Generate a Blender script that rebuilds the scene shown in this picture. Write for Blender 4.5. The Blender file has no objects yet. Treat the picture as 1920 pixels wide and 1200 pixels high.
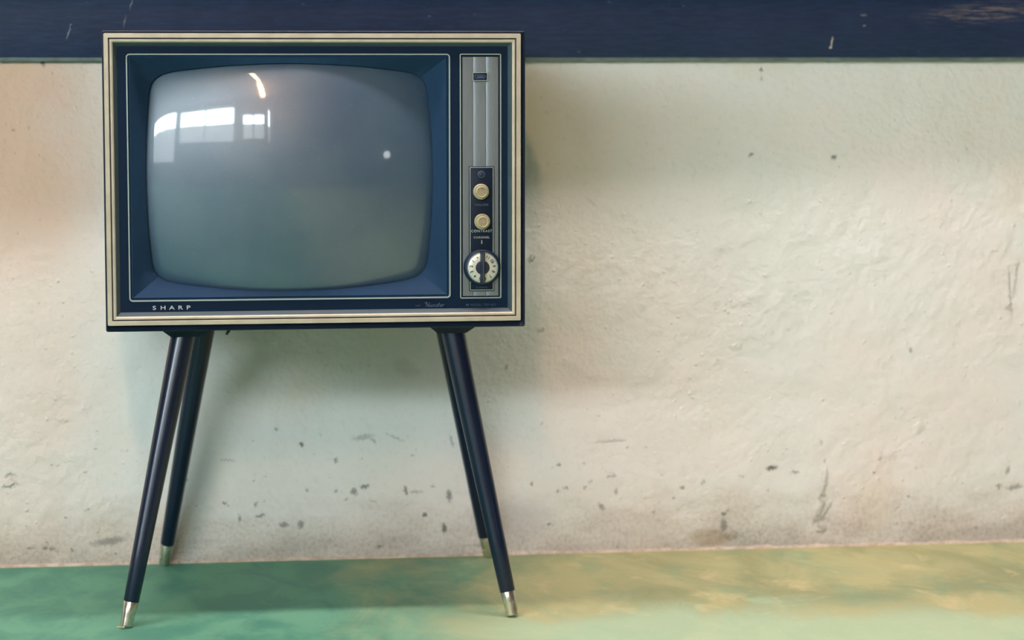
import bpy, bmesh, math, random
from math import pi, sin, cos, sqrt, atan2, radians
from mathutils import Vector, Matrix
random.seed(4)
sc = bpy.context.scene
COL = sc.collection

# ------------------------------------------------------------------ helpers
def link(name, bm, mat, parent=None, smooth=True, loc=None, sharp=32):
    me = bpy.data.meshes.new(name)
    bm.normal_update()
    if smooth:
        lim = radians(sharp)
        for f in bm.faces: f.smooth = True
        for e in bm.edges:
            if len(e.link_faces) == 2 and e.calc_face_angle(0) > lim: e.smooth = False
    bm.to_mesh(me); bm.free()
    o = bpy.data.objects.new(name, me); COL.objects.link(o)
    if mat: me.materials.append(mat)
    if parent:
        o.parent = parent
        o.matrix_parent_inverse = Matrix.Translation(-wloc(parent))
    if loc is not None: o.location = loc
    return o

def wloc(o):
    v = Vector(o.location)
    return v

def thing(name, label, cat, loc, group=None):
    o = bpy.data.objects.new(name, None); COL.objects.link(o)
    o.location = loc; o.empty_display_size = .05
    o['label'] = label; o['category'] = cat
    if group: o['group'] = group
    return o

def structure(o):
    o['kind'] = 'structure'; return o

def box(bm, x0, x1, y0, y1, z0, z1, bev=0, seg=2):
    vs = [bm.verts.new((x, y, z)) for x in (x0, x1) for y in (y0, y1) for z in (z0, z1)]
    fs = [(0,1,3,2),(4,6,7,5),(0,4,5,1),(2,3,7,6),(0,2,6,4),(1,5,7,3)]
    faces = [bm.faces.new([vs[i] for i in f]) for f in fs]
    if bev:
        es = list({e for f in faces for e in f.edges})
        bmesh.ops.bevel(bm, geom=es, offset=bev, segments=seg, affect='EDGES', profile=.5)
    return faces

def loft(bm, rings, closed=True, cap=(False, False)):
    R = [[bm.verts.new(p) for p in r] for r in rings]
    n = len(R[0])
    for a, b in zip(R[:-1], R[1:]):
        for i in range(n if closed else n-1):
            j = (i+1) % n
            bm.faces.new((a[i], a[j], b[j], b[i]))
    if cap[0]: bm.faces.new(list(reversed(R[0])))
    if cap[1]: bm.faces.new(R[-1])
    return R

def frame_axes(d):
    d = Vector(d).normalized()
    a = Vector((0, 0, 1)) if abs(d.z) < .9 else Vector((0, 1, 0))
    u = d.cross(a).normalized(); v = u.cross(d).normalized()
    return d, u, v

def lathe(bm, base, axis, prof, n=40, cap=(True, True)):
    """prof: list of (distance along axis, radius)."""
    d, u, v = frame_axes(axis); base = Vector(base)
    rings = []
    for t, r in prof:
        c = base + d*t
        rings.append([c + (u*cos(2*pi*k/n) + v*sin(2*pi*k/n))*max(r, 1e-5) for k in range(n)])
    loft(bm, rings, True, cap)
    bmesh.ops.recalc_face_normals(bm, faces=bm.faces[:])

def tube(bm, pts, r, n=8):
    pts = [Vector(p) for p in pts]; rings = []
    for i, p in enumerate(pts):
        t = (pts[min(i+1, len(pts)-1)] - pts[max(i-1, 0)])
        d, u, v = frame_axes(t)
        rr = r[i] if isinstance(r, (list, tuple)) else r
        rings.append([p + (u*cos(2*pi*k/n) + v*sin(2*pi*k/n))*rr for k in range(n)])
    loft(bm, rings, True, (True, True))
    bmesh.ops.recalc_face_normals(bm, faces=bm.faces[:])

def rrect(x0, x1, z0, z1, r, y, n=6):
    """rounded rectangle loop in the XZ plane, seen from -Y running counter-clockwise"""
    pts = []
    for cx, cz, a0 in ((x1-r, z1-r, 0), (x0+r, z1-r, 90), (x0+r, z0+r, 180), (x1-r, z0+r, 270)):
        for k in range(n+1):
            a = radians(a0 + 90*k/n)
            pts.append(Vector((cx + r*cos(a), y, cz + r*sin(a))))
    return pts

def ring_trim(bm, prof, rect, r0, n=6):
    """sweep a profile round a rectangle. prof: (inset, y); rect x0,x1,z0,z1"""
    x0, x1, z0, z1 = rect
    rings = [rrect(x0+i, x1-i, z0+i, z1-i, max(r0-i, .0006), y, n) for i, y in prof]
    loft(bm, rings, True)
    bmesh.ops.recalc_face_normals(bm, faces=bm.faces[:])

def text(body, name, size, loc, mat, parent, align='CENTER', rot=0, sx=1, space=1, shear=0, ext=.0002, thick=0):
    """lettering standing on a face that looks towards -Y"""
    cu = bpy.data.curves.new(name, 'FONT')
    cu.body = body; cu.size = size; cu.align_x = align; cu.align_y = 'CENTER'
    cu.space_character = space; cu.shear = shear; cu.extrude = ext; cu.offset = thick
    cu.resolution_u = 4
    tmp = bpy.data.objects.new(name, cu); COL.objects.link(tmp)
    bpy.context.view_layer.update()
    me = bpy.data.meshes.new_from_object(tmp.evaluated_get(bpy.context.evaluated_depsgraph_get()))
    bpy.data.objects.remove(tmp); bpy.data.curves.remove(cu)
    M = Matrix.Translation(loc) @ Matrix.Rotation(-rot, 4, 'Y') @ Matrix.Rotation(pi/2, 4, 'X') @ Matrix.Diagonal((sx, 1, 1, 1))
    me.transform(M); me.name = name
    o = bpy.data.objects.new(name, me); COL.objects.link(o)
    me.materials.clear(); me.materials.append(mat)
    if parent:
        o.parent = parent
        o.matrix_parent_inverse = Matrix.Translation(-root_of(parent)) if parent.parent is None else Matrix.Identity(4)
    return o

def root_of(o):
    # all parts keep identity transforms below the thing's Empty, so world offset is the Empty's
    while o.parent: o = o.parent
    return Vector(o.location)

# parts are modelled in world coordinates; the Empty only carries the offset
def part(name, bm, mat, parent, smooth=True, sharp=32, label=None):
    o = link(name, bm, mat, None, smooth, None, sharp)
    o.parent = parent
    o.matrix_parent_inverse = Matrix.Translation(-root_of(parent)) if parent.parent is None else Matrix.Identity(4)
    if label: o['label'] = label
    return o

# ------------------------------------------------------------------ material helpers
def lin(r, g, b):
    f = lambda c: (c/255/12.92) if c/255 <= .04045 else ((c/255+.055)/1.055)**2.4
    return (f(r), f(g), f(b), 1)

class NT:
    def __init__(s, m):
        m.use_nodes = True; s.t = m.node_tree; s.N = s.t.nodes; s.L = s.t.links
        s.b = s.N['Principled BSDF']
    def n(s, typ, **kw):
        x = s.N.new(typ)
        for k, v in kw.items(): setattr(x, k, v)
        return x
    def put(s, sock, v):
        if isinstance(v, bpy.types.NodeSocket): s.L.new(v, sock)
        else: sock.default_value = v
    def math(s, op, a, b=None, c=None, clamp=False):
        x = s.n('ShaderNodeMath', operation=op, use_clamp=clamp)
        s.put(x.inputs[0], a)
        if b is not None: s.put(x.inputs[1], b)
        if c is not None: s.put(x.inputs[2], c)
        return x.outputs[0]
    def ramp(s, v, lo, hi, a=0., b=1., smooth=True):
        x = s.n('ShaderNodeMapRange', interpolation_type='SMOOTHSTEP' if smooth else 'LINEAR')
        s.put(x.inputs['Value'], v)
        x.inputs['From Min'].default_value = lo; x.inputs['From Max'].default_value = hi
        x.inputs['To Min'].default_value = a; x.inputs['To Max'].default_value = b
        return x.outputs['Result']
    def mix(s, f, a, b, mode='MIX'):
        x = s.n('ShaderNodeMix', data_type='RGBA', blend_type=mode)
        s.put(x.inputs[0], f); s.put(x.inputs[6], a); s.put(x.inputs[7], b)
        return x.outputs[2]
    def pos(s):
        return s.n('ShaderNodeTexCoord').outputs['Object']
    def mapping(s, v, scale=(1,1,1), loc=(0,0,0), rot=(0,0,0)):
        x = s.n('ShaderNodeMapping'); s.L.new(v, x.inputs['Vector'])
        x.inputs['Scale'].default_value = scale; x.inputs['Location'].default_value = loc; x.inputs['Rotation'].default_value = rot
        return x.outputs[0]
    def noise(s, v, scale, detail=4, rough=.55, dist=0):
        x = s.n('ShaderNodeTexNoise'); s.L.new(v, x.inputs['Vector'])
        x.inputs['Scale'].default_value = scale; x.inputs['Detail'].default_value = detail
        x.inputs['Roughness'].default_value = rough; x.inputs['Distortion'].default_value = dist
        return x.outputs['Fac']
    def bump(s, h, strength, dist, nrm=None):
        x = s.n('ShaderNodeBump'); s.put(x.inputs['Height'], h)
        x.inputs['Strength'].default_value = strength; x.inputs['Distance'].default_value = dist
        if nrm is not None: s.L.new(nrm, x.inputs['Normal'])
        return x.outputs[0]

def mat(name, col, rough=.5, metal=0, spec=.5, var=0, vscale=30, bump=0, bscale=200, coat=0):
    m = bpy.data.materials.new(name); t = NT(m); b = t.b
    b.inputs['Base Color'].default_value = col; b.inputs['Roughness'].default_value = rough
    b.inputs['Metallic'].default_value = metal; b.inputs['Specular IOR Level'].default_value = spec
    b.inputs['Coat Weight'].default_value = coat; b.inputs['Coat Roughness'].default_value = .08
    p = t.pos()
    if var:
        f = t.noise(p, vscale, 5, .6)
        d = t.mix(t.ramp(f, .3, .7), tuple(c*(1-var) for c in col[:3])+(1,), tuple(min(1, c*(1+var)) for c in col[:3])+(1,))
        t.L.new(d, b.inputs['Base Color'])
        t.L.new(t.ramp(f, .3, .7, rough*.85, min(1, rough*1.15)), b.inputs['Roughness'])
    if bump:
        t.L.new(t.bump(t.noise(p, bscale, 4), bump, .001), b.inputs['Normal'])
    return m

def emit(name, col, strength):
    m = bpy.data.materials.new(name); t = NT(m)
    e = t.n('ShaderNodeEmission'); e.inputs[0].default_value = col; e.inputs[1].default_value = strength
    t.L.new(e.outputs[0], t.N['Material Output'].inputs[0])
    return m

# ------------------------------------------------------------------ light levels
L_OVER, L_TUBE, L_AMBER, L_WIN = 53.0, 45.0, 420.0, 39.0

# ------------------------------------------------------------------ materials
# (x, z, half width, half height, tilt, strength) of the marks on the plaster, metres
STAINS = [(0.9719,0.799,0.0026,0.0035,0,.8),(0.9721,0.785,0.0017,0.0043,0,.35),(0.9562,0.6597,0.0043,0.0026,30,.8),(1.0971,0.6546,0.0043,0.0035,30,.9),(1.2325,0.3313,0.0022,0.0043,20,.6),(0.9976,0.1363,0.0096,0.0039,10,1),(1.0361,0.1283,0.0078,0.0026,0,.6),(0.8452,0.1063,0.0043,0.0026,0,.8),(0.9156,0.0406,0.0061,0.0113,0,.7),(0.9154,0.0596,0.0043,0.0035,30,.8),(0.6366,0.1492,0.0035,0.0026,0,.7),(0.6492,0.1097,0.0039,0.0026,0,.8),(0.5912,0.1172,0.0026,0.0026,0,.7),(0.6805,0.1099,0.0035,0.0026,0,.7),(0.6894,0.1195,0.0035,0.0017,0,.6),(0.6349,0.1046,0.0026,0.0022,0,.7),(0.7326,0.1016,0.0022,0.0061,0,.6),(0.7084,0.077,0.0035,0.007,40,.6),(1.3907,0.0979,0.0043,0.0035,0,.6),(1.4061,0.1232,0.0026,0.0078,-15,.6),(1.4189,0.0945,0.0139,0.0043,10,.6),(0.8796,0.1136,0.0043,0.0026,30,.6),(-0.2258,0.0304,0.0078,0.0017,0,.7),(-0.2037,0.0299,0.0043,0.0026,0,.7),(-0.191,0.0287,0.0052,0.0026,20,.7),(-0.1604,0.027,0.0022,0.0035,0,.7),(-0.1843,0.025,0.0043,0.0017,0,.6),(-0.1005,0.0387,0.0278,0.0061,8,.6),(0.2116,0.1915,0.0035,0.003,-20,.9),(0.3118,0.201,0.0174,0.0043,10,.4),(0.3292,0.1954,0.007,0.0026,-50,.45),(0.4583,0.1928,0.0026,0.0113,15,.5),(0.267,0.1649,0.0035,0.0043,20,.8),(0.2973,0.1112,0.0061,0.0052,-20,.75),(0.3148,0.1197,0.0078,0.0035,10,.85),(0.4537,0.1007,0.0043,0.0104,8,.8),(0.3823,0.112,0.003,0.0078,15,.8),(0.399,0.109,0.0104,0.0017,0,.5),(0.4273,0.1172,0.0043,0.0022,0,.8),(0.4139,0.0704,0.0043,0.0035,0,.95),(0.4456,0.0474,0.0039,0.0078,12,.9),(0.338,0.0198,0.0035,0.0035,0,.7),(0.1826,0.0591,0.0078,0.0043,0,.7),(0.2096,0.0584,0.0052,0.007,-15,.7),(0.1437,0.075,0.007,0.0026,10,.75),(0.1099,0.0714,0.0026,0.0061,0,.65),(0.1369,0.0937,0.0026,0.0043,-20,.6),(0.0859,0.0966,0.0035,0.0026,0,.8),(0.2196,0.1165,0.0026,0.0026,0,.6),(0.0927,0.1676,0.0122,0.0017,-8,.4),(0.5494,0.3141,0.0043,0.0026,60,.6),(0.3823,0.3141,0.0226,0.0139,-30,.16),(0.3643,0.2,0.0174,0.0022,-25,.35),(0.1702,0.2169,0.0026,0.0035,0,.6),(0.2421,0.2067,0.0026,0.0017,0,.4),(-0.1931,0.8124,0.0035,0.007,10,.9),(-0.1705,0.8149,0.0022,0.0026,0,.8),(-0.2409,0.7037,0.0026,0.0017,0,.5),(0.9227,0.0658,0.0026,0.0035,0,.7),(0.7958,0.066,0.0035,0.0022,0,.5),(0.809,0.1286,0.0026,0.0022,0,.4),(1.1828,0.1478,0.0026,0.0026,0,.5),(1.0813,0.177,0.0022,0.0035,0,.4),(0.6907,0.5824,0.0104,0.0017,-45,.2),(0.9449,0.123,0.0052,0.0026,0,.3),(0.5049,0.0174,0.0261,0.0026,0,.3),(0.2676,0.1137,0.0035,0.0026,0,.6),(0.2849,0.1,0.0026,0.0026,0,.5),(0.3287,0.0946,0.007,0.0017,-20,.35),(0.6786,0.151,0.0026,0.0017,0,.4),(1.3519,0.0256,0.0043,0.0026,0,.4),(0.9907,0.0976,0.0026,0.0017,0,.4)]
# (x, z, half width, half height, tilt, height): lumps, chips and flakes in the plaster relief
LUMPS = [(1.0866,.112,.006,.026,-8,.9),(1.079,.070,.009,.020,-14,.9),(1.092,.064,.0035,.017,-30,.8),(1.0841,.0835,.0075,.006,0,-1.3),(1.083,.042,.014,.010,-10,-1.2),(1.081,.030,.010,.005,0,.8),
         (1.4125,.452,.0018,.034,-6,.9),(1.404,.425,.0014,.045,5,-.7),(1.400,.402,.005,.005,0,.9),(.5909,.4921,.0045,.007,-25,1.4),(.606,.374,.006,.005,0,.8),
         (-.2585,.1358,.014,.005,20,.9),(-.256,.148,.010,.005,0,-.7),(.934,.341,.012,.006,0,.4),(.95,.42,.03,.012,20,.4),(.9276,.0268,.02,.008,0,.5),(.72,.188,.030,.003,3,.5),(.725,.13,.008,.005,0,.8),(1.20,.155,.012,.01,0,.4),(.80,.30,.01,.02,-15,.3),(1.25,.2,.01,.01,0,.4),(-.15,.18,.02,.01,10,.3),(-.17,.24,.012,.006,0,.4)]

def ellipse(t, p, e):
    """soft ellipse mask 0..1 in the XZ plane from the vector socket p"""
    x, z, rx, rz, rot, _ = e
    mp = t.n('ShaderNodeMapping', vector_type='TEXTURE')
    t.L.new(p, mp.inputs['Vector'])
    mp.inputs['Location'].default_value = (x, 0, z)
    mp.inputs['Rotation'].default_value = (0, -radians(rot), 0)
    mp.inputs['Scale'].default_value = (rx, 1000, rz)
    ln = t.n('ShaderNodeVectorMath', operation='LENGTH'); t.L.new(mp.outputs[0], ln.inputs[0])
    return ln.outputs['Value']

def make_plaster(cell=None):
    """cell: (x0, x1, z0, z1) of the wall area the material covers; it then carries only the marks lying there"""
    detail = cell is not None
    def inside(e, k=1.6):
        r = max(e[2], e[3])*k + .012
        return cell[0]-r < e[0] < cell[1]+r and cell[2]-r < e[1] < cell[3]+r
    m = bpy.data.materials.new('painted_plaster'); t = NT(m); b = t.b
    p = t.pos()
    sep = t.n('ShaderNodeSeparateXYZ'); t.L.new(p, sep.inputs[0]); X, Z = sep.outputs[0], sep.outputs[2]
    n1 = t.noise(p, 2.6, 3, .5); n2 = t.noise(t.mapping(p, loc=(3.1, 0, 1.7)), 5.5, 4, .55)
    base = t.mix(t.ramp(n1, .35, .65), lin(218, 219, 214), lin(222, 215, 209))
    base = t.mix(t.ramp(n2, .42, .68, 0, .5), base, lin(214, 217, 210))
    n3 = t.noise(t.mapping(p, loc=(7.7, 0, 4.2)), 3.4, 3, .5)
    base = t.mix(t.ramp(n3, .55, .72, 0, .55), base, lin(218, 203, 186))
    # browner tint towards the left end of the wall, stronger higher up
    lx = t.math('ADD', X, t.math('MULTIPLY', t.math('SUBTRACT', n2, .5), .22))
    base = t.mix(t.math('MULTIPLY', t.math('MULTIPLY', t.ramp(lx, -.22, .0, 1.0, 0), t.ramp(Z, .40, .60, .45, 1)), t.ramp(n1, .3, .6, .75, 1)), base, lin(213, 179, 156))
    # fine grime
    fine = t.noise(p, 95, 5, .65)
    base = t.mix(t.ramp(fine, .52, .78, 0, .20), base, lin(150, 140, 125))
    # splash dirt rising from the floor
    band = t.noise(t.mapping(p, scale=(1, 1, 2.2)), 9, 5, .65)
    hz = t.math('ADD', Z, t.math('MULTIPLY', t.math('SUBTRACT', band, .5), -.16))
    low = t.ramp(hz, .0, .13, 1, 0)
    grit = t.ramp(t.noise(p, 150, 4, .7), .42, .66)
    base = t.mix(t.math('MULTIPLY', low, t.math('MULTIPLY_ADD', grit, .35, .42)), base, lin(160, 143, 124))
    vlow = t.ramp(hz, -.02, .05, 1, 0)
    base = t.mix(t.math('MULTIPLY', vlow, .28), base, lin(112, 104, 98))
    # small random scuffs in the lower half
    sv = t.noise(t.mapping(p, scale=(1, 1, 1.5)), 62, 2, .5)
    sm = t.math('MULTIPLY', t.ramp(sv, .70, .745), t.ramp(Z, .05, .34, .85, 0.0))
    base = t.mix(sm, base, lin(112, 110, 103))
    h = t.math('MULTIPLY', t.noise(p, 13, 6, .6), 1.0)
    h = t.math('ADD', h, t.math('MULTIPLY', t.noise(p, 70, 5, .62), .30))
    pim = t.n('ShaderNodeTexVoronoi'); t.L.new(p, pim.inputs['Vector']); pim.inputs['Scale'].default_value = 46
    h = t.math('ADD', h, t.ramp(pim.outputs['Distance'], .0, .17, .16, 0))
    if detail:
        wn = t.n('ShaderNodeTexNoise'); t.L.new(p, wn.inputs['Vector']); wn.inputs['Scale'].default_value = 240; wn.inputs['Detail'].default_value = 3
        wv = t.n('ShaderNodeVectorMath', operation='MULTIPLY_ADD'); t.L.new(wn.outputs['Color'], wv.inputs[0])
        wv.inputs[1].default_value = (.013, 0, .013)
        of = t.n('ShaderNodeVectorMath', operation='SUBTRACT'); t.L.new(p, of.inputs[0]); of.inputs[1].default_value = (.0065, 0, .0065)
        t.L.new(of.outputs[0], wv.inputs[2]); wp = wv.outputs[0]
        acc = None
        for e in filter(inside, STAINS):
            d = ellipse(t, wp, (e[0], e[1], e[2]*1.15, e[3]*1.15, e[4], 0))
            v = t.ramp(d, .45, 1.25, e[5], 0)
            acc = v if acc is None else t.math('MAXIMUM', acc, v)
        if acc is not None: base = t.mix(t.math('MULTIPLY', acc, .92), base, lin(84, 88, 84))
        # brown seep above the skirting crack
        e = (.892, .020, .040, .018, 0, 0)
        if inside(e): base = t.mix(t.ramp(ellipse(t, wp, e), .5, 1.2, .5, 0), base, lin(150, 128, 98))
        # long scraped scratches at the right
        e = (1.4125, .455, .0011, .030, -6, 0)
        if inside(e): base = t.mix(t.ramp(ellipse(t, wp, e), .5, 1.2, .7, 0), base, lin(245, 240, 226))
        # grey film left of the near pillar-side
        e = (.565, .055, .07, .05, 0, 0)
        if inside(e): base = t.mix(t.ramp(ellipse(t, wp, e), .3, 1.2, .35, 0), base, lin(140, 138, 138))
        for e in filter(inside, LUMPS):
            d = ellipse(t, wp, (e[0], e[1], e[2], e[3], e[4], 0))
            h = t.math('ADD', h, t.ramp(d, .15, 1.25, e[5]*.5, 0))
    t.L.new(base, b.inputs['Base Color'])
    b.inputs['Roughness'].default_value = .62; b.inputs['Specular IOR Level'].default_value = .35
    t.L.new(t.bump(h, 1.0, .008), b.inputs['Normal'])
    return m

def make_floor():
    m = bpy.data.materials.new('painted_concrete'); t = NT(m); b = t.b
    p = t.pos()
    sep = t.n('ShaderNodeSeparateXYZ'); t.L.new(p, sep.inputs[0]); X = sep.outputs[0]
    st = t.mapping(p, scale=(1, .55, 1), rot=(0, 0, .12))
    a = t.noise(st, 5.0, 6, .62, .6); bb = t.noise(t.mapping(st, loc=(2.2, 5, 0)), 13, 6, .66, .5)
    green = t.mix(t.ramp(bb, .36, .62), lin(64, 132, 110), lin(98, 158, 128))
    worn = t.mix(t.ramp(a, .38, .64), lin(146, 150, 106), lin(178, 176, 126))
    worn = t.mix(t.ramp(bb, .52, .70, 0, .75), worn, lin(206, 194, 146))
    # where the green coat has worn to the ochre screed: the walked side of the room
    edge = t.math('ADD', X, t.math('MULTIPLY', t.math('SUBTRACT', a, .5), .9))
    w = t.ramp(edge, .18, .72)
    g2 = t.noise(t.mapping(st, loc=(9, 1, 0)), 7, 5, .6, .4)
    w = t.math('MULTIPLY', w, t.ramp(g2, .50, .70, 1, .62))
    c = t.mix(w, green, worn)
    yy = t.math('ADD', sep.outputs[1], t.math('MULTIPLY', t.math('SUBTRACT', a, .5), .55))
    yy = t.math('ADD', yy, t.math('MULTIPLY', X, .05))
    c = t.mix(t.math('MULTIPLY', t.ramp(yy, -.52, -.36, .75, 0), t.ramp(X, .25, .60)), c, lin(176, 204, 168))
    sp = t.noise(p, 260, 3, .6)
    c = t.mix(t.ramp(sp, .62, .76, 0, .35), c, lin(190, 190, 150))
    c = t.mix(t.ramp(sp, .24, .38, .30, 0), c, lin(58, 88, 78))
    t.L.new(c, b.inputs['Base Color'])
    t.L.new(t.ramp(bb, .3, .7, .50, .70), b.inputs['Roughness'])
    b.inputs['Specular IOR Level'].default_value = .45
    h = t.math('ADD', t.noise(p, 40, 5, .6), t.math('MULTIPLY', t.noise(p, 300, 3), .3))
    t.L.new(t.bump(h, .25, .002), b.inputs['Normal'])
    return m

def make_board():
    m = bpy.data.materials.new('navy_painted_board'); t = NT(m); b = t.b
    p = t.pos()
    grain = t.noise(t.mapping(p, scale=(.12, 1, 1)), 190, 5, .7)
    c = t.mix(t.ramp(grain, .35, .7), lin(18, 36, 66), lin(28, 48, 82))
    big = t.noise(p, 4, 4)
    c = t.mix(t.ramp(big, .45, .7, 0, .35), c, lin(44, 54, 92))
    # flecks where the paint is gone
    fl = t.noise(t.mapping(p, scale=(.6, 1, 1)), 85, 3, .6)
    c = t.mix(t.ramp(fl, .72, .78, 0, .5), c, lin(120, 122, 140))
    wn = t.n('ShaderNodeTexNoise'); t.L.new(p, wn.inputs['Vector']); wn.inputs['Scale'].default_value = 160
    wv = t.n('ShaderNodeVectorMath', operation='MULTIPLY_ADD'); t.L.new(wn.outputs['Color'], wv.inputs[0])
    wv.inputs[1].default_value = (.006, 0, .006)
    of = t.n('ShaderNodeVectorMath', operation='SUBTRACT'); t.L.new(p, of.inputs[0]); of.inputs[1].default_value = (.003, 0, .003)
    t.L.new(of.outputs[0], wv.inputs[2]); wp = wv.outputs[0]
    for e in [(1.0867,.8440,.0017,.0105,-10,.95),(1.0845,.8355,.0019,.0024,0,.9),(-.1505,.8595,.0009,.0125,-18,.5),(-.1470,.8705,.0022,.0012,20,.4),(-.0630,.876,.0009,.010,-10,.3),(1.1415,.8707,.003,.0012,0,.4),(1.139,.889,.006,.002,0,.3),(-.052,.905,.001,.012,-20,.3)]:
        d = ellipse(t, wp, e); c = t.mix(t.ramp(d, .5, 1.2, e[5], 0), c, lin(196, 184, 174))
    # worn grey wood showing through at the right end
    d = ellipse(t, wp, (1.345, .893, .125, .020, 4, 0))
    wood = t.noise(t.mapping(p, scale=(.07, 1, 1)), 330, 4, .7)
    k = t.math('MULTIPLY', t.ramp(d, .2, 1.15, 1, 0), t.ramp(wood, .46, .60))
    c = t.mix(t.math('MULTIPLY', k, .62), c, lin(146, 128, 122))
    t.L.new(c, b.inputs['Base Color'])
    b.inputs['Roughness'].default_value = .55; b.inputs['Specular IOR Level'].default_value = .4
    t.L.new(t.bump(t.math('ADD', grain, t.math('MULTIPLY', fl, .5)), .5, .0012), b.inputs['Normal'])
    return m

def make_crust():
    m = bpy.data.materials.new('crumbling_plaster'); t = NT(m)
    p = t.pos(); n = t.noise(p, 60, 5, .65)
    c = t.mix(t.ramp(n, .35, .65), lin(178, 156, 136), lin(208, 192, 174))
    c = t.mix(t.ramp(t.noise(p, 120, 3), .60, .72, 0, .7), c, lin(110, 104, 92))
    t.L.new(c, t.b.inputs['Base Color']); t.b.inputs['Roughness'].default_value = .85
    t.L.new(t.bump(n, .6, .002), t.b.inputs['Normal'])
    return m

def make_brushed():
    m = bpy.data.materials.new('brushed_aluminium'); t = NT(m); p = t.pos()
    g = t.noise(t.mapping(p, scale=(1, 1, .02)), 2200, 3, .6)
    t.L.new(t.mix(t.ramp(g, .3, .7), lin(116, 123, 131), lin(132, 136, 140)), t.b.inputs['Base Color'])
    t.b.inputs['Metallic'].default_value = .75; t.b.inputs['Roughness'].default_value = .42
    t.L.new(t.bump(g, .12, .0004), t.b.inputs['Normal'])
    return m

def make_glass():
    m = bpy.data.materials.new('picture_tube_glass'); t = NT(m); b = t.b; p = t.pos()
    dust = t.noise(p, 420, 3, .7); veil = t.noise(p, 9, 4, .55)
    c = t.mix(t.ramp(veil, .35, .7), lin(50, 72, 94), lin(62, 82, 98))
    c = t.mix(t.ramp(dust, .62, .80, 0, .35), c, lin(170, 172, 168))
    t.L.new(c, b.inputs['Base Color'])
    b.inputs['Roughness'].default_value = .10; b.inputs['Specular IOR Level'].default_value = .62
    t.L.new(t.ramp(dust, .4, .8, .035, .08), b.inputs['Roughness'])
    # film of dust: a second, hazy reflection
    b.inputs['Coat Weight'].default_value = 1.0; b.inputs['Coat Roughness'].default_value = .42; b.inputs['Coat IOR'].default_value = 1.8
    return m

M = dict(
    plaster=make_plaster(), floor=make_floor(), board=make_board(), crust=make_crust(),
    batten=mat('grey_green_batten', lin(96, 112, 112), .6, var=.25, vscale=40, bump=.3),
    ceiling=mat('ceiling_paint', lin(112, 114, 126), .9, var=.06, vscale=3),
    roomwall=mat('room_wall_paint', lin(96, 100, 112), .8, var=.12, vscale=2),
    cabinet=mat('navy_black_lacquer', lin(10, 26, 46), .48, spec=.35, var=.12, vscale=60),
    cream=mat('champagne_trim', lin(188, 177, 158), .36, .3, var=.06, vscale=50),
    slope=mat('steel_blue_trim', lin(62, 78, 84), .6, .2, var=.08, vscale=60),
    groove=mat('trim_groove', lin(40, 36, 46), .6),
    panel=mat('navy_face_panel', lin(8, 28, 50), .6, spec=.12, var=.1, vscale=80),
    bezel=mat('navy_plastic_bezel', lin(34, 57, 82), .65, spec=.08, var=.06, vscale=80, bump=.04, bscale=900),
    line=mat('pale_gold_line', lin(160, 172, 168), .36, .3),
    silver=mat('silver_print', lin(190, 192, 190), .35, .3),
    faint=mat('faded_print', lin(78, 98, 124), .5),
    faintest=mat('worn_away_print', lin(42, 64, 90), .5),
    alu=make_brushed(), glass=make_glass(),
    plate=mat('black_control_plate', lin(7, 22, 42), .5, spec=.2),
    skirt=mat('dark_dial_skirt', lin(20, 36, 58), .45, spec=.3),
    dialface=mat('satin_silver_dial', lin(206, 205, 192), .38, .45, var=.06, vscale=200),
    ink=mat('dark_blue_ink', lin(16, 30, 52), .5),
    knob=mat('aged_ivory_knob', lin(180, 172, 136), .42, .15, var=.1, vscale=220),
    knobface=mat('knurled_knob_face', lin(150, 134, 108), .55, .2, var=.3, vscale=900, bump=.6, bscale=1400),
    leg=mat('blue_black_leg_lacquer', lin(10, 22, 44), .30, spec=.4, coat=.2),
    chrome=mat('worn_nickel', lin(206, 198, 178), .24, .92, var=.12, vscale=120),
    iron=mat('dark_iron', lin(30, 42, 58), .5, .4),
    wood=mat('brown_wood', lin(96, 66, 44), .5, var=.2, vscale=20),
    over=emit('lamp_diffuser_glow', (1.0, .84, .84, 1), L_OVER),
    tube=emit('warm_tube_glow', (1.0, .72, .45, 1), L_TUBE),
    tube_strong=emit('amber_tube_glow', (1.0, .55, .25, 1), L_AMBER),
    globe=emit('lit_opal_globe', (.92, .97, 1.0, 1), 9.0),
    sky=emit('daylit_frosted_pane', (.80, .94, 1.0, 1), L_WIN),
    lowsky=emit('shaded_lower_pane', (.80, .86, .88, 1), L_WIN*.12),
)

# ------------------------------------------------------------------ room
RX0, RX1, RY, RZ = -9.0, 5.6, -7.0, 3.4
bm = bmesh.new(); box(bm, RX0-.2, RX1+.2, RY-.2, .2, -.1, 0); structure(link('floor', bm, M['floor'], smooth=False))
bm = bmesh.new(); box(bm, RX0-.2, RX1+.2, RY-.2, .2, RZ, RZ+.1); structure(link('ceiling', bm, M['ceiling'], smooth=False))
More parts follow.
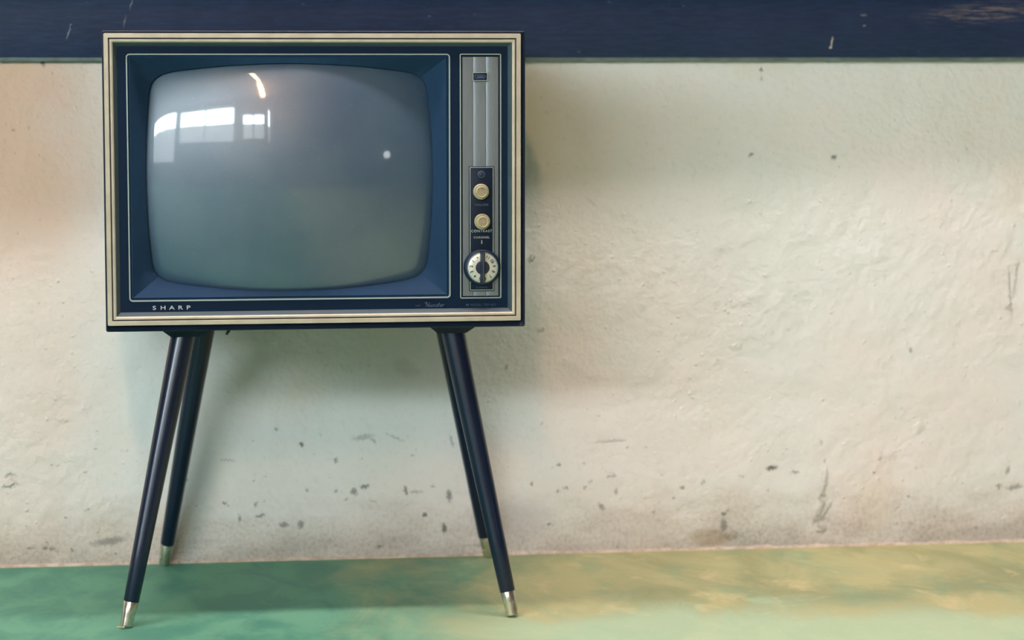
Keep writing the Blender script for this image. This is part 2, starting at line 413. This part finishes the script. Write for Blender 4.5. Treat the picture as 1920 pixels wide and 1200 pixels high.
# back wall: front side cut into cells so each cell's plaster carries just its own marks
XC = [RX0-.1, -.30, -.15, .0, .15, .25, .35, .47, .60, .72, .86, .98, 1.12, 1.30, 1.48, RX1+.1]
ZC = [0, .048, .10, .15, .24, .50, .84, RZ]
bm = bmesh.new()
g = {(i, k, j): bm.verts.new((x, y, z)) for i, x in enumerate(XC) for k, z in enumerate(ZC) for j, y in enumerate((0, .15)) if j == 0 or i in (0, len(XC)-1) or k in (0, len(ZC)-1)}
mats = [M['plaster']]
nx, nz = len(XC)-1, len(ZC)-1
for i in range(nx):
    for k in range(nz):
        f = bm.faces.new((g[i, k, 0], g[i+1, k, 0], g[i+1, k+1, 0], g[i, k+1, 0]))
        if 0 < i < nx-1 and k < nz-1:
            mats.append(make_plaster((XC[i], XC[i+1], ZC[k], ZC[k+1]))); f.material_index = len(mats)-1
for i in range(nx):
    bm.faces.new((g[i+1, 0, 0], g[i, 0, 0], g[i, 0, 1], g[i+1, 0, 1])); bm.faces.new((g[i, nz, 0], g[i+1, nz, 0], g[i+1, nz, 1], g[i, nz, 1]))
for k in range(nz):
    bm.faces.new((g[0, k, 0], g[0, k+1, 0], g[0, k+1, 1], g[0, k, 1])); bm.faces.new((g[nx, k+1, 0], g[nx, k, 0], g[nx, k, 1], g[nx, k+1, 1]))
bm.faces.new([g[i, 0, 1] for i in range(nx+1)][::-1] + [g[0, k, 1] for k in range(1, nz+1)] + [g[i, nz, 1] for i in range(1, nx+1)] + [g[nx, k, 1] for k in range(nz-1, 0, -1)])
bmesh.ops.recalc_face_normals(bm, faces=bm.faces[:])
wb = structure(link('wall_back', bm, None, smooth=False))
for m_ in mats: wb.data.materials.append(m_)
bm = bmesh.new(); box(bm, RX0-.1, RX0, RY, 0, 0, RZ); structure(link('wall_left', bm, M['roomwall'], smooth=False))
bm = bmesh.new(); box(bm, RX1, RX1+.1, RY, 0, 0, RZ); structure(link('wall_right', bm, M['roomwall'], smooth=False))

WIN = [(-8.70, -4.46, .95, 3.25), (-4.26, -1.71, 1.75, 3.18), (-1.41, -.50, 1.80, 2.85), (-.42, -.28, 1.65, 3.02)]   # x0, x1, z0, z1
SASH = [2.45, 2.46, 2.40, 2.30]                    # height of the shaded lower pane
# far wall with window openings, built as strips round the panes
bm = bmesh.new()
xs = sorted({RX0-.1, RX1+.1} | {v for w in WIN for v in w[:2]})
for a, b_ in zip(xs[:-1], xs[1:]):
    w = [q for q in WIN if q[0] <= a+1e-6 and q[1] >= b_-1e-6]
    if w:
        box(bm, a, b_, RY-.12, RY, 0, w[0][2]); box(bm, a, b_, RY-.12, RY, w[0][3], RZ)
    else: box(bm, a, b_, RY-.12, RY, 0, RZ)
structure(link('wall_front', bm, M['roomwall'], smooth=False))
for i, (x0, x1, z0, z1) in enumerate(WIN):
    bm = bmesh.new(); box(bm, x0, x1, RY-.08, RY-.07, z0, z1)
    bm.clear(); box(bm, x0, x1, RY-.08, RY-.07, SASH[i], z1)
    w = structure(link('window_%d' % (i+1), bm, M['sky'], smooth=False))
    bm = bmesh.new(); box(bm, x0, x1, RY-.08, RY-.07, z0, SASH[i]-.002)
    f = link('lower_pane', bm, M['lowsky'], smooth=False); f.parent = w
    bm = bmesh.new()
    for a in (x0+.02, x1-.02) + ((.5*(x0+x1),) if x1-x0 > .65 else ()):
        box(bm, a-.02, a+.02, RY-.068, RY-.02, z0, z1)
    for z in (z0+.02, SASH[i], z1-.02): box(bm, x0, x1, RY-.068, RY-.021, z-.02, z+.02)
    f = link('window_frame', bm, M['ceiling'], smooth=False); f.parent = w

# navy board fixed flat along the wall, a thin grey batten under it
bm = bmesh.new(); box(bm, RX0, RX1, -.016, 0, .8200, .950, .0015)
structure(link('trim_1', bm, M['board']))
bm = bmesh.new(); box(bm, RX0, RX1, -.0125, 0, .8130, .8203, .0012); structure(link('trim_2', bm, M['batten']))
# unseen shelf added to shade the upper wall; its taper tilts the shadow edge
P0, P1 = .150, .114
def by(x): return -(P0 + (P1-P0)*(x+.27)/1.70)
bm = bmesh.new()
vs = [bm.verts.new(v) for v in ((RX0, 0, .950), (RX1, 0, .950), (RX1, min(by(RX1), -.03), .950), (RX0, by(RX0), .950))]
f = bm.faces.new(vs)
r = bmesh.ops.extrude_face_region(bm, geom=[f])
for v in r['geom']:
    if isinstance(v, bmesh.types.BMVert): v.co.z = .978
bmesh.ops.recalc_face_normals(bm, faces=bm.faces[:])
bmesh.ops.bevel(bm, geom=bm.edges[:], offset=.002, segments=2, affect='EDGES')
structure(link('shade_shelf', bm, M['board']))

# crumbling plaster lip where the wall meets the floor
bm = bmesh.new(); rings = []
x = -.42; rnd = random.Random(8)
hprev, dprev = .004, .003
while x < 1.62:
    big = rnd.random() < .10
    h = .55*hprev + .45*(rnd.uniform(.002, .0055) + (rnd.uniform(.002, .006) if big else 0))
    d = .55*dprev + .45*rnd.uniform(.0015, .0045)
    hprev, dprev = h, d
    rings.append([(x, .001, -.001), (x, -d*1.2, -.001), (x, -d, h*.45), (x, -d*.45, h*.9), (x, .001, h)])
    x += rnd.uniform(.003, .010)
loft(bm, rings, True, (True, True)); bmesh.ops.recalc_face_normals(bm, faces=bm.faces[:])
structure(link('trim_3', bm, M['crust'], sharp=60))

# ------------------------------------------------------------------ lamps
def lamp(name, label, cx, cy, lx, ly, z, emat, hmat):
    t = thing(name, label, 'lamp', (cx, cy, RZ), 'ceiling lamps')
    bm = bmesh.new(); box(bm, cx-lx/2-.02, cx+lx/2+.02, cy-ly/2-.02, cy+ly/2+.02, z+.012, RZ, .004)
    part('housing', bm, hmat, t)
    bm = bmesh.new(); box(bm, cx-lx/2, cx+lx/2, cy-ly/2, cy+ly/2, z, z+.011, .003)
    part('diffuser', bm, emat, t)
    return t
lamp('ceiling_lamp', 'long warm ceiling lamp running parallel to the wall behind the television', .22, -.97, 2.5, .24, 3.28, M['over'], M['ceiling'])
# bare tube running away from the wall, mirrored in the picture tube
for y0, y1, em_, lab in ((-5.15, -3.55, 'tube', 'warm twin-tube ceiling lamp mirrored at the top edge of the television screen'),
                         (-6.35, -5.30, 'tube_strong', 'brighter amber twin-tube ceiling lamp, further from the television than its twin')):
    tl = thing('tube_lamp', lab, 'lamp', (-.50, (y0+y1)/2, RZ))
    bm = bmesh.new(); box(bm, -.59, -.41, y0-.05, y1+.05, 3.335, RZ, .006); part('housing', bm, M['ceiling'], tl)
    for dx in (-.032, .032):
        bm = bmesh.new(); tube(bm, [(-.50+dx, y0, 3.30), (-.50+dx, y1, 3.30)], .020, 16); part('tube', bm, M[em_], tl)

# things at the far end of the room that the picture tube mirrors
sb = thing('sideboard', 'low wooden sideboard against the far wall, mirrored at the right of the screen', 'sideboard', (4.3, -6.72, 0))
bm = bmesh.new(); box(bm, 3.5, 5.1, -6.98, -6.5, .12, .95, .008); part('carcass', bm, M['wood'], sb)
for x0, x1 in ((3.53, 4.02), (4.05, 4.55), (4.58, 5.07)):
    bm = bmesh.new(); box(bm, x0, x1, -6.5, -6.482, .16, .91, .004); d_ = part('door', bm, M['wood'], sb)
    bm = bmesh.new(); lathe(bm, (x1-.05, -6.482, .55), (0, 1, 0), [(0, .008), (.014, .008), (.02, .014), (.03, .012), (.032, .004)], 16)
    bmesh.ops.transform(bm, matrix=Matrix.Translation((0, 2*-6.482, 0)) @ Matrix.Diagonal((1, -1, 1, 1)), verts=bm.verts); bmesh.ops.recalc_face_normals(bm, faces=bm.faces[:])
    part('knob', bm, M['chrome'], d_)
for x in (3.56, 5.04):
    for y in (-6.93, -6.55):
        bm = bmesh.new(); lathe(bm, (x, y, 0), (0, 0, 1), [(0, .016), (.125, .024)], 16); part('leg', bm, M['wood'], sb)
gl = thing('globe_lamp', 'white globe lamp standing on the far sideboard, mirrored in the screen', 'lamp', (4.45, -6.74, .95))
bm = bmesh.new(); lathe(bm, (4.45, -6.74, .9505), (0, 0, 1), [(0, .09), (.012, .09), (.02, .03), (.14, .022)], 28); part('base', bm, M['chrome'], gl)
bm = bmesh.new(); bmesh.ops.create_uvsphere(bm, u_segments=28, v_segments=16, radius=.15); bmesh.ops.translate(bm, verts=bm.verts, vec=(4.45, -6.74, 1.225)); part('lamp_shade', bm, M['globe'], gl)

# ------------------------------------------------------------------ television set
TV = thing('television_set', 'vintage navy television set with grey screen on four splayed dark legs', 'television', (.214, -.29, 0))
F = -.465                      # front plane
CX0, CX1, CZ0, CZ1 = -.0892, .5158, .4285, .8575
PB = -.459                     # face panel plane
# cabinet shell: open-fronted box with a tapered tube cover behind
bm = bmesh.new()
o_ = lambda y, i=0., r=.003: rrect(CX0+i, CX1-i, CZ0+i, CZ1-i, r, y, 4)
loft(bm, [o_(PB+.004, .010, .002), o_(F+.0008, .0022, .003), o_(F, .0016, .003), o_(F+.0008, .0004), o_(F+.002, 0), o_(-.14, 0), o_(-.136, .003)], True, (False, True))
bmesh.ops.recalc_face_normals(bm, faces=bm.faces[:])
part('cabinet', bm, M['cabinet'], TV)
bm = bmesh.new()
loft(bm, [rrect(.03, .36, .48, .81, .03, -.1362, 6), rrect(.06, .33, .51, .80, .03, -.112, 6)], True, (False, True))
bmesh.ops.recalc_face_normals(bm, faces=bm.faces[:])
part('tube_cover', bm, M['cabinet'], TV)
# front frame: two champagne beads with a groove, then the steel-blue slope
fr = (-.0868, .5094, .4373, .8538)
bm = bmesh.new()
ring_trim(bm, [(.0, PB+.002), (.0, F-.0008), (.0006, F-.0018), (.0062, F-.0018), (.0068, F-.0010), (.0068, PB+.002)], fr, .0022)
part('outer_frame_bead', bm, M['cream'], TV, sharp=40)
bm = bmesh.new()
ring_trim(bm, [(.0066, PB+.001), (.0066, F+.0012), (.0086, F+.0012), (.0086, PB+.001)], fr, .0015)
part('frame_groove', bm, M['groove'], TV)
bm = bmesh.new()
ring_trim(bm, [(.0084, PB+.002), (.0084, F-.0004), (.0090, F-.0014), (.0110, F-.0016), (.0124, F-.0010), (.0130, F)], fr, .0015)
part('inner_frame_bead', bm, M['cream'], TV, sharp=50)
bm = bmesh.new()
ring_trim(bm, [(.0129, F+.0002), (.0185, PB-.0004), (.0189, PB+.0010)], fr, .0012)
part('frame_slope', bm, M['slope'], TV)

# screen geometry ---------------------------------------------------------
SX, SZ, SA, SB, SP, SQ = .1765, .6475, .2068, .1636, .048, .100
GR, GY = .56, -.4800           # glass radius and front-most point
def gy(x, z): return GY + GR - sqrt(GR*GR - (x-SX)**2 - (z-SZ)**2)
def barrel(u, v, k=1.):
    return SX + k*SA*u*(1-SP*v*v), SZ + k*SB*v*(1-SQ*u*u)
def sq_loop(n=24, r=.16):
    """points on a rounded unit square, 4*(n) of them, starting mid right, counter-clockwise"""
    out = []
    for q in range(4):
        for k in range(n):
            s = -1 + 2*k/n
            # side from corner to corner
            if q == 0: u, v = 1, s
            elif q == 1: u, v = -s, 1
            elif q == 2: u, v = -1, -s
            else: u, v = s, -1
            out.append((u, v))
    return out
def round_uv(u, v, r=.135):
    # pull the corner into an arc
    au, av = abs(u), abs(v)
    if au > 1-r and av > 1-r:
        du, dv = au-(1-r), av-(1-r); m = max(du, dv); l = sqrt(du*du+dv*dv)
        if l > 1e-9: du, dv = du*m/l, dv*m/l
        au, av = 1-r+du, 1-r+dv
    return math.copysign(au, u), math.copysign(av, v)
LX0, LX1, LZ0, LZ1 = -.0555, .4069, .4713, .8246       # the pale line round the bezel
# face panel with openings for the bezel and the control strip
def panel_hole(bm, outer, inner, y):
    a = rrect(*outer, .0008, y, 1); b_ = rrect(*inner, .004, y, 6)
    n = len(b_)
    A = [bm.verts.new(p) for p in a]; B = [bm.verts.new(p) for p in b_]
    q = n//4
    for c in range(4):
        ca = A[c*2:c*2+2]
        cb = B[c*q:(c+1)*q]
        bm.faces.new([ca[0]] + [ca[1]] + list(reversed(cb)))
        nxt = (c+1) % 4
        bm.faces.new([ca[1], A[nxt*2], B[nxt*q], cb[-1]])
PX0, PX1, PZ0, PZ1 = .4213, .4812, .4702, .8246
bm = bmesh.new()
panel_hole(bm, (-.0682, .4141, .4550, .8358), (LX0, LX1, LZ0, LZ1), PB)
panel_hole(bm, (.4141, .4930, .4550, .8358), (PX0, PX1, PZ0, PZ1), PB)
bmesh.ops.recalc_face_normals(bm, faces=bm.faces[:])
for f in bm.faces:
    if f.normal.y > 0: f.normal_flip()
part('face_panel', bm, M['panel'], TV, smooth=False)
# pale lines
bm = bmesh.new()
ring_trim(bm, [(-.0003, PB+.001), (-.0003, PB-.0010), (.0, PB-.0014), (.0014, PB-.0014), (.0017, PB-.0010), (.0017, PB+.002)], (LX0, LX1, LZ0, LZ1), .005)
part('screen_trim_line', bm, M['line'], TV)
# bezel, four mitred slopes running down to the glass
bm = bmesh.new()
N = 26
OX0, OX1, OZ0, OZ1 = LX0+.0052, LX1-.0052, LZ0+.0052, LZ1-.0052
L1 = sq_loop(N)
for q in range(4):
    rows = []
    idx = [(q*N + k) % (4*N) for k in range(N+1)]
    for st in range(7):
        row = []
        for i in idx:
            u, v = L1[i]
            ru, rv = round_uv(u, v)
            ix, iz = barrel(ru, rv); iy = gy(ix, iz)
            ox, oz = .5*(OX0+OX1)+.5*(OX1-OX0)*u, .5*(OZ0+OZ1)+.5*(OZ1-OZ0)*v
            fx, fz = .5*(LX0+LX1)+(.5*(LX1-LX0)-.0010)*u, .5*(LZ0+LZ1)+(.5*(LZ1-LZ0)-.0010)*v
            if st == 0: p = (fx, PB+.0022, fz)
            elif st == 1: p = (fx*.45+ox*.55, PB+.0024, fz*.45+oz*.55)
            elif st == 2: p = (ox, PB-.0004, oz)
            else:
                k = (0, .34, .70, 1.0)[st-3]
                if st == 6: k = .985
                yy = PB-.0004 + ((iy-.002)-(PB-.0004))*(.02, .36, .72, 1.)[st-3]
                if st == 3: k = .02
                p = (ox+(ix-ox)*k, yy, oz+(iz-oz)*k)
            row.append(bm.verts.new(p))
        rows.append(row)
    # lip turning back onto the glass
    row = []
    for i in idx:
        ru, rv = round_uv(*L1[i]); ix, iz = barrel(ru, rv)
        jx, jz = barrel(ru, rv, 1.004)
        row.append(bm.verts.new((ix, gy(ix, iz)+.006, iz)))
    rows.append(row)
    for a, b_ in zip(rows[:-1], rows[1:]):
        for k in range(N):
            bm.faces.new((a[k], a[k+1], b_[k+1], b_[k]))
bmesh.ops.recalc_face_normals(bm, faces=bm.faces[:])
for f in bm.faces:
    if f.calc_center_median().y < PB+.004 and f.normal.y > 0: f.normal_flip()
part('screen_bezel', bm, M['bezel'], TV, sharp=20)
# picture tube
bm = bmesh.new()
L2 = sq_loop(24); rings = []
for k in [1.012, 1.0, .985, .96, .92, .86, .78, .68, .56, .44, .32, .20, .10]:
    ring = []
    for u, v in L2:
        ru, rv = round_uv(u, v)
        kk = min(k, 1.012)
        # inner rings relax to an ellipse-like family so the dome stays even
        x, z = barrel(ru, rv, kk)
        y = gy(x, z)
        e = max(0, (k-.90)/.112)
        y += .0035*e*e
        ring.append((x, y, z))
    rings.append(ring)
R = loft(bm, rings, True)
c = bm.verts.new((SX, GY, SZ))
for i in range(len(L2)): bm.faces.new((R[-1][i], R[-1][(i+1) % len(L2)], c))
bmesh.ops.recalc_face_normals(bm, faces=bm.faces[:])
part('screen', bm, M['glass'], TV, sharp=80)

# control strip ------------------------------------------------------------
bm = bmesh.new()
ring_trim(bm, [(-.0003, PB+.001), (-.0003, PB-.0008), (0, PB-.0012), (.0012, PB-.0012), (.0014, PB-.0008), (.0014, PB+.0018)], (PX0, PX1, PZ0, PZ1), .002)
part('control_trim_line', bm, M['line'], TV)
AX0, AX1, AZ0, AZ1 = .4248, .4776, .4736, .8202
bm = bmesh.new()
ring_trim(bm, [(.0014, PB+.0016), (.0034, PB+.0018)], (PX0, PX1, PZ0, PZ1), .002)
part('control_strip_recess', bm, M['plate'], TV)
bm = bmesh.new()
# cross-section: flat, raised rib, shallow hollow, raised rib, flat
prof = [(AX0, .0022), (AX0+.0004, .0003), (.4330, .0002), (.4399, .0003), (.4402, .0017), (.4411, .0013), (.4423, .0009), (.4438, .0006), (.4458, .0004), (.4520, .0003), (.4585, .0003),
        (.4588, .0017), (.4597, .0013), (.4609, .0009), (.4624, .0006), (.4644, .0004), (.4720, .0003), (AX1-.0004, .0005), (AX1, .0022)]
rows = [[(x, PB+d, z) for x, d in prof] for z in (AZ0, AZ1)]
loft(bm, rows, False); bmesh.ops.recalc_face_normals(bm, faces=bm.faces[:])
for f in bm.faces:
    if f.normal.y > 0.02: f.normal_flip()
CP = part('control_panel', bm, M['alu'], TV, sharp=30)
# emblem
EX0, EX1, EZ0, EZ1 = .4397, .4608, .7862, .7978
bm = bmesh.new(); box(bm, EX0, EX1, PB-.0040, PB+.001, EZ0, EZ1, .0004); em = part('emblem_plate', bm, M['plate'], CP)
bm = bmesh.new(); ring_trim(bm, [(0, PB-.0036), (0, PB-.0044), (.0009, PB-.0044), (.0009, PB-.0036)], (EX0-.0003, EX1+.0003, EZ0-.0003, EZ1+.0003), .0006, 2); part('emblem_border', bm, M['line'], CP)
bm = bmesh.new()
ring_trim(bm, [(0, PB-.0038), (0, PB-.0044), (.0006, PB-.0044), (.0006, PB-.0038)], (.4425, .4580, .7893, .7947), .0026, 5)
for k in range(5):
    xx = .4466 + k*.0019; box(bm, xx, xx+.0011, PB-.0044, PB-.0038, .7904+.0003*(k % 2), .7932-.0004*(k % 3 == 1))
part('emblem_mark', bm, M['faint'], CP)
# dark control plate
SX0, SX1, SZ0, SZ1 = .4341, .4706, .4811, .6623
YP = PB-.0034
bm = bmesh.new(); box(bm, SX0, SX1, YP, PB+.001, SZ0, SZ1, .0005)
PL = part('control_plate', bm, M['plate'], TV)
bm = bmesh.new(); ring_trim(bm, [(.0010, YP+.0003), (.0010, YP-.0003), (.0019, YP-.0003), (.0019, YP+.0003)], (SX0, SX1, SZ0, SZ1), .001, 2)
part('plate_border', bm, M['line'], PL)
# indicator screw at the top
bm = bmesh.new(); lathe(bm, (.4520, YP+.0006, .6506), (0, -1, 0), [(0, .0054), (.0012, .0054), (.0015, .0048), (.0015, .0038), (.0006, .0036), (.0006, .0004)], 28); part('indicator_ring', bm, M['faintest'], PL)
bm = bmesh.new(); lathe(bm, (.4520, YP+.0002, .6506), (0, -1, 0), [(0, .0034), (.0012, .0032), (.0016, .0020), (.0017, .0004)], 24); part('indicator_lens', bm, M['ink'], PL)
# two ivory knobs
def knob(name, x, z):
    bm = bmesh.new()
    lathe(bm, (x, YP+.0005, z), (0, -1, 0), [(0, .0113), (.004, .0115), (.0062, .0112), (.0070, .0104), (.0064, .0094), (.0058, .0088), (.0062, .0086), (.0120, .0084), (.0132, .0080), (.0134, .0070), (.0126, .0064), (.0120, .0062)], 48)
    k = part(name, bm, M['knob'], TV)
    bm = bmesh.new(); lathe(bm, (x, YP-.0108, z), (0, -1, 0), [(0, .0063), (.0012, .0063), (.0016, .0056), (.0014, .0030), (.0018, .0004)], 32)
    part('knob_face', bm, M['knobface'], k)
knob('volume_knob', .4511, .6258); knob('contrast_knob', .4527, .5824)
text('VOLUME', 'volume_lettering', .0046, (.4522, YP-.0002, .6064), M['faint'], PL, space=1.15)
text('CONTRAST', 'contrast_lettering', .0052, (.4522, YP-.0002, .5684), M['silver'], PL, space=1.2)
text('CHANNEL', 'channel_lettering', .0046, (.4522, YP-.0002, .5591), M['silver'], PL, space=1.15)
bm = bmesh.new(); box(bm, .4517, .4531, YP-.0003, YP+.0002, .5498, .5552); part('channel_pointer', bm, M['line'], PL)
text('TUNING', 'tuning_lettering', .0042, (.4524, YP-.0002, .4862), M['faintest'], PL, space=1.1)
# channel dial
DX, DZ = .4528, .5157
bm = bmesh.new()
lathe(bm, (DX, PB+.0005, DZ), (0, -1, 0), [(0, .0270), (.0056, .0270), (.0084, .0256), (.0096, .0243), (.0098, .0236), (.0092, .0228)], 72)
DL = part('channel_dial', bm, M['skirt'], TV)
yd = PB-.0098
bm = bmesh.new(); lathe(bm, (DX, yd+.0008, DZ), (0, -1, 0), [(0, .0226), (.0012, .0226), (.0016, .0223), (.0012, .0219), (.0002, .0217)], 72); part('dial_rim', bm, M['line'], DL)
bm = bmesh.new(); lathe(bm, (DX, yd+.0008, DZ), (0, -1, 0), [(0, .0208), (.0014, .0207), (.0018, .0200), (.0016, .0100), (.0016, .0010)], 72); part('dial_face', bm, M['dialface'], DL)
bm = bmesh.new(); lathe(bm, (DX, yd-.0006, DZ), (0, -1, 0), [(0, .0102), (.0012, .0100), (.0022, .0090), (.0024, .0010)], 48); part('dial_hub', bm, M['ink'], DL)
for n in range(1, 12):
    a = (12.98-n)*2*pi/13                     # clockwise from the top
    a = radians(27.7*(12-n))
    rr = .0166
    text(str(n), 'dial_number', .0066, (DX+rr*sin(a), yd-.0011, DZ+rr*cos(a)), M['ink'], DL, rot=-a, ext=.0002, thick=.00012)
a = radians(-28); bm = bmesh.new(); lathe(bm, (DX+.0166*sin(a), yd-.0006, DZ+.0166*cos(a)), (0, -1, 0), [(0, .0011), (.0006, .0010)], 16); part('dial_dot', bm, M['ink'], DL)
# finger bar across the dial
bm = bmesh.new()
loft(bm, [[(DX+sx*w, y, DZ+sz*h) for sx, sz in ((-1, -1), (1, -1), (1, 1), (-1, 1))] for w, h, y in ((.0038, .0226, yd), (.0032, .0228, yd-.003), (.0017, .0226, yd-.010), (.0012, .0220, yd-.0108))], True, (False, True))
bmesh.ops.recalc_face_normals(bm, faces=bm.faces[:]); part('dial_grip', bm, M['ink'], DL)
bm = bmesh.new(); box(bm, DX-.0004, DX+.0004, yd-.0112, yd-.0106, DZ-.0216, DZ+.0216); part('dial_grip_line', bm, M['slope'], DL)

# lettering on the lower rail
for ch, x in zip('SHARP', (-.0205, -.0080, .0045, .0166, .0280)):
    text(ch, 'brand_letter', .0080, (x, PB-.0004, .4617), M['silver'], TV, sx=1.42, ext=.0004, thick=.0001)
# script lettering drawn as pen strokes
def strokes(name, rows, x0, z0, s, matn, slant=.28, r=.00034):
    bm = bmesh.new()
    for pts in rows:
        P = [Vector((x0 + s*(px + slant*pz), PB-.0004, z0 + s*pz)) for px, pz in pts]
        # soften the polyline
        Q = []
        for i in range(len(P)-1):
            for k in range(3):
                p0, p1, p2, p3 = P[max(i-1, 0)], P[i], P[i+1], P[min(i+2, len(P)-1)]
                tt = k/3
                Q.append(.5*((2*p1) + (p2-p0)*tt + (2*p0-5*p1+4*p2-p3)*tt*tt + (3*p1-p0-3*p2+p3)*tt**3))
        Q.append(P[-1]); tube(bm, Q, r, 6)
    return part(name, bm, matn, TV)
strokes('script_lettering', [
    [(-.25, .85), (.1, 1.0), (.30, .95), (.28, 0)], [(.28, 1.0), (.85, 0), (.85, .55), (.98, 1.0)],
    [(1.15, .5), (1.12, .1), (1.3, 0), (1.5, .15), (1.55, .5), (1.55, .05), (1.7, .05)],
    [(1.85, .5), (1.98, 0), (2.18, .5)], [(2.42, .5), (2.42, .05), (2.55, .05)], [(2.44, .74), (2.46, .78)],
    [(3.0, .45), (2.82, .48), (2.78, .3), (2.95, .2), (2.9, .02), (2.7, .05)],
    [(3.25, .9), (3.2, .08), (3.4, .05)], [(3.05, .55), (3.5, .58)],
    [(3.85, .48), (3.65, .4), (3.64, .1), (3.82, 0), (3.98, .2), (3.9, .45), (3.85, .48)],
    [(4.2, .5), (4.2, 0), (4.22, .3), (4.4, .5), (4.5, .42)]], .3690, .4587, .0062, M['faint'])
text('with', 'small_lettering', .0042, (.3590, PB-.0002, .4605), M['faintest'], TV, shear=.3)
text('MODEL TRP-601', 'model_lettering', .0048, (.4548, PB-.0002, .4603), M['faintest'], TV, space=1.12)
text('M', 'model_initial', .0048, (.4316, PB-.0003, .4603), M['faint'], TV)

# legs ----------------------------------------------------------------------
FEET = {'FL': ((-.0672, -.4770, 0), (.0238, -.410, .434)), 'FR': ((.4964, -.4765, 0), (.4119, -.410, .434)),
        'BL': ((-.0138, -.0190, 0), (.0612, -.115, .434)), 'BR': ((.5178, -.0175, 0), (.4297, -.115, .434))}
LEGS = {}
for k, (ft, tp) in FEET.items():
    ft, tp = Vector(ft), Vector(tp); d = (tp-ft).normalized(); Lg = (tp-ft).length
    r0, r1 = .0088, .0107
    off = r0*sqrt(max(0, 1-d.z*d.z))          # keep the tilted end disc on the floor
    base = ft + d*(off/d.z + .0008)
    bm = bmesh.new()
    fer = .036
    rl = lambda t: .0113 + (.0180-.0113)*t
    pr = [(fer-.001, .0108), (fer-.001, rl(0)-.0008), (fer+.0006, rl(0))] + [(fer + (Lg-fer-off)*t, rl(t)) for t in (.2, .4, .6, .8, .96)]
    lathe(bm, base, d, pr, 40)
    lg = part('leg', bm, M['leg'], TV); LEGS[k] = lg
    bm = bmesh.new(); lathe(bm, base, d, [(0, r0-.0006), (.0006, r0), (fer*.5, (r0+r1)/2), (fer-.0008, r1), (fer, r1-.0004)], 40)
    part('ferrule', bm, M['chrome'], lg, label='worn nickel leg ferrule')
    # mounting bracket, a tapered plate screwed under the cabinet
    bm = bmesh.new(); sx = 1 if ft.x > .2 else -1
    c = tp
    top = [(c.x+a*.034, c.y+b_*.034, CZ0) for a, b_ in ((-1, -1), (1, -1), (1, 1), (-1, 1))]
    mid = [(c.x+a*.032, c.y+b_*.032, CZ0-.003) for a, b_ in ((-1, -1), (1, -1), (1, 1), (-1, 1))]
    low = [(c.x+a*.021-d.x*.0, c.y+b_*.021, CZ0-.012) for a, b_ in ((-1, -1), (1, -1), (1, 1), (-1, 1))]
    loft(bm, [top, mid, low], True, (True, True)); bmesh.ops.recalc_face_normals(bm, faces=bm.faces[:])
    part('leg_bracket', bm, M['iron'], TV, smooth=False)
# splayed loose nail glide under the near left foot
b0 = Vector(FEET['FL'][0])
bm = bmesh.new(); tube(bm, [b0+Vector((-.0020, -.008, .0022)), b0+Vector((-.0075, -.009, .0026)), b0+Vector((-.0120, -.009, .0042))], [.0020, .0018, .0013], 8)
part('bent_glide', bm, M['chrome'], LEGS['FL'])
# bent tin tab of the rear bracket, seen beside the left legs
bm = bmesh.new()
box(bm, .075, .100, -.118, -.090, .4150, .4175)
tube(bm, [(.099, -.116, .4160), (.0985, -.119, .404), (.0930, -.121, .392), (.089, -.122, .386)], [.0016, .0022, .0028, .0018], 8)
tube(bm, [(.099, -.116, .4285), (.099, -.116, .4160)], .0016, 8)
part('bent_tab', bm, M['iron'], TV)

# ------------------------------------------------------------------ world, camera
w = bpy.data.worlds.new('sky'); sc.world = w; w.use_nodes = True
bg = w.node_tree.nodes['Background']; bg.inputs[0].default_value = (.6, .75, 1, 1); bg.inputs[1].default_value = .3
cam = bpy.data.cameras.new('camera'); co = bpy.data.objects.new('camera', cam); COL.objects.link(co)
fpx = 4864.
cam.sensor_width = 36; cam.sensor_fit = 'HORIZONTAL'; cam.lens = 36*fpx/1920
pitch = math.atan(493/fpx); yaw = math.atan(650*cos(pitch)/fpx)
fw = Vector((sin(yaw)*cos(pitch), cos(yaw)*cos(pitch), -sin(pitch)))
rt = Vector((cos(yaw), -sin(yaw), 0)); up = rt.cross(fw)
Rm = Matrix((rt, up, -fw)).transposed().to_4x4()
co.matrix_world = Matrix.Translation((0, -4.199, .82)) @ Rm
cam.clip_start = .05; cam.clip_end = 60
cam.dof.use_dof = True; cam.dof.focus_distance = 3.72; cam.dof.aperture_fstop = 3.5
sc.camera = co
vs_ = sc.view_settings
vs_.view_transform = 'Standard'; vs_.look = 'None'; vs_.exposure = 0; vs_.gamma = 1; vs_.use_curve_mapping = False
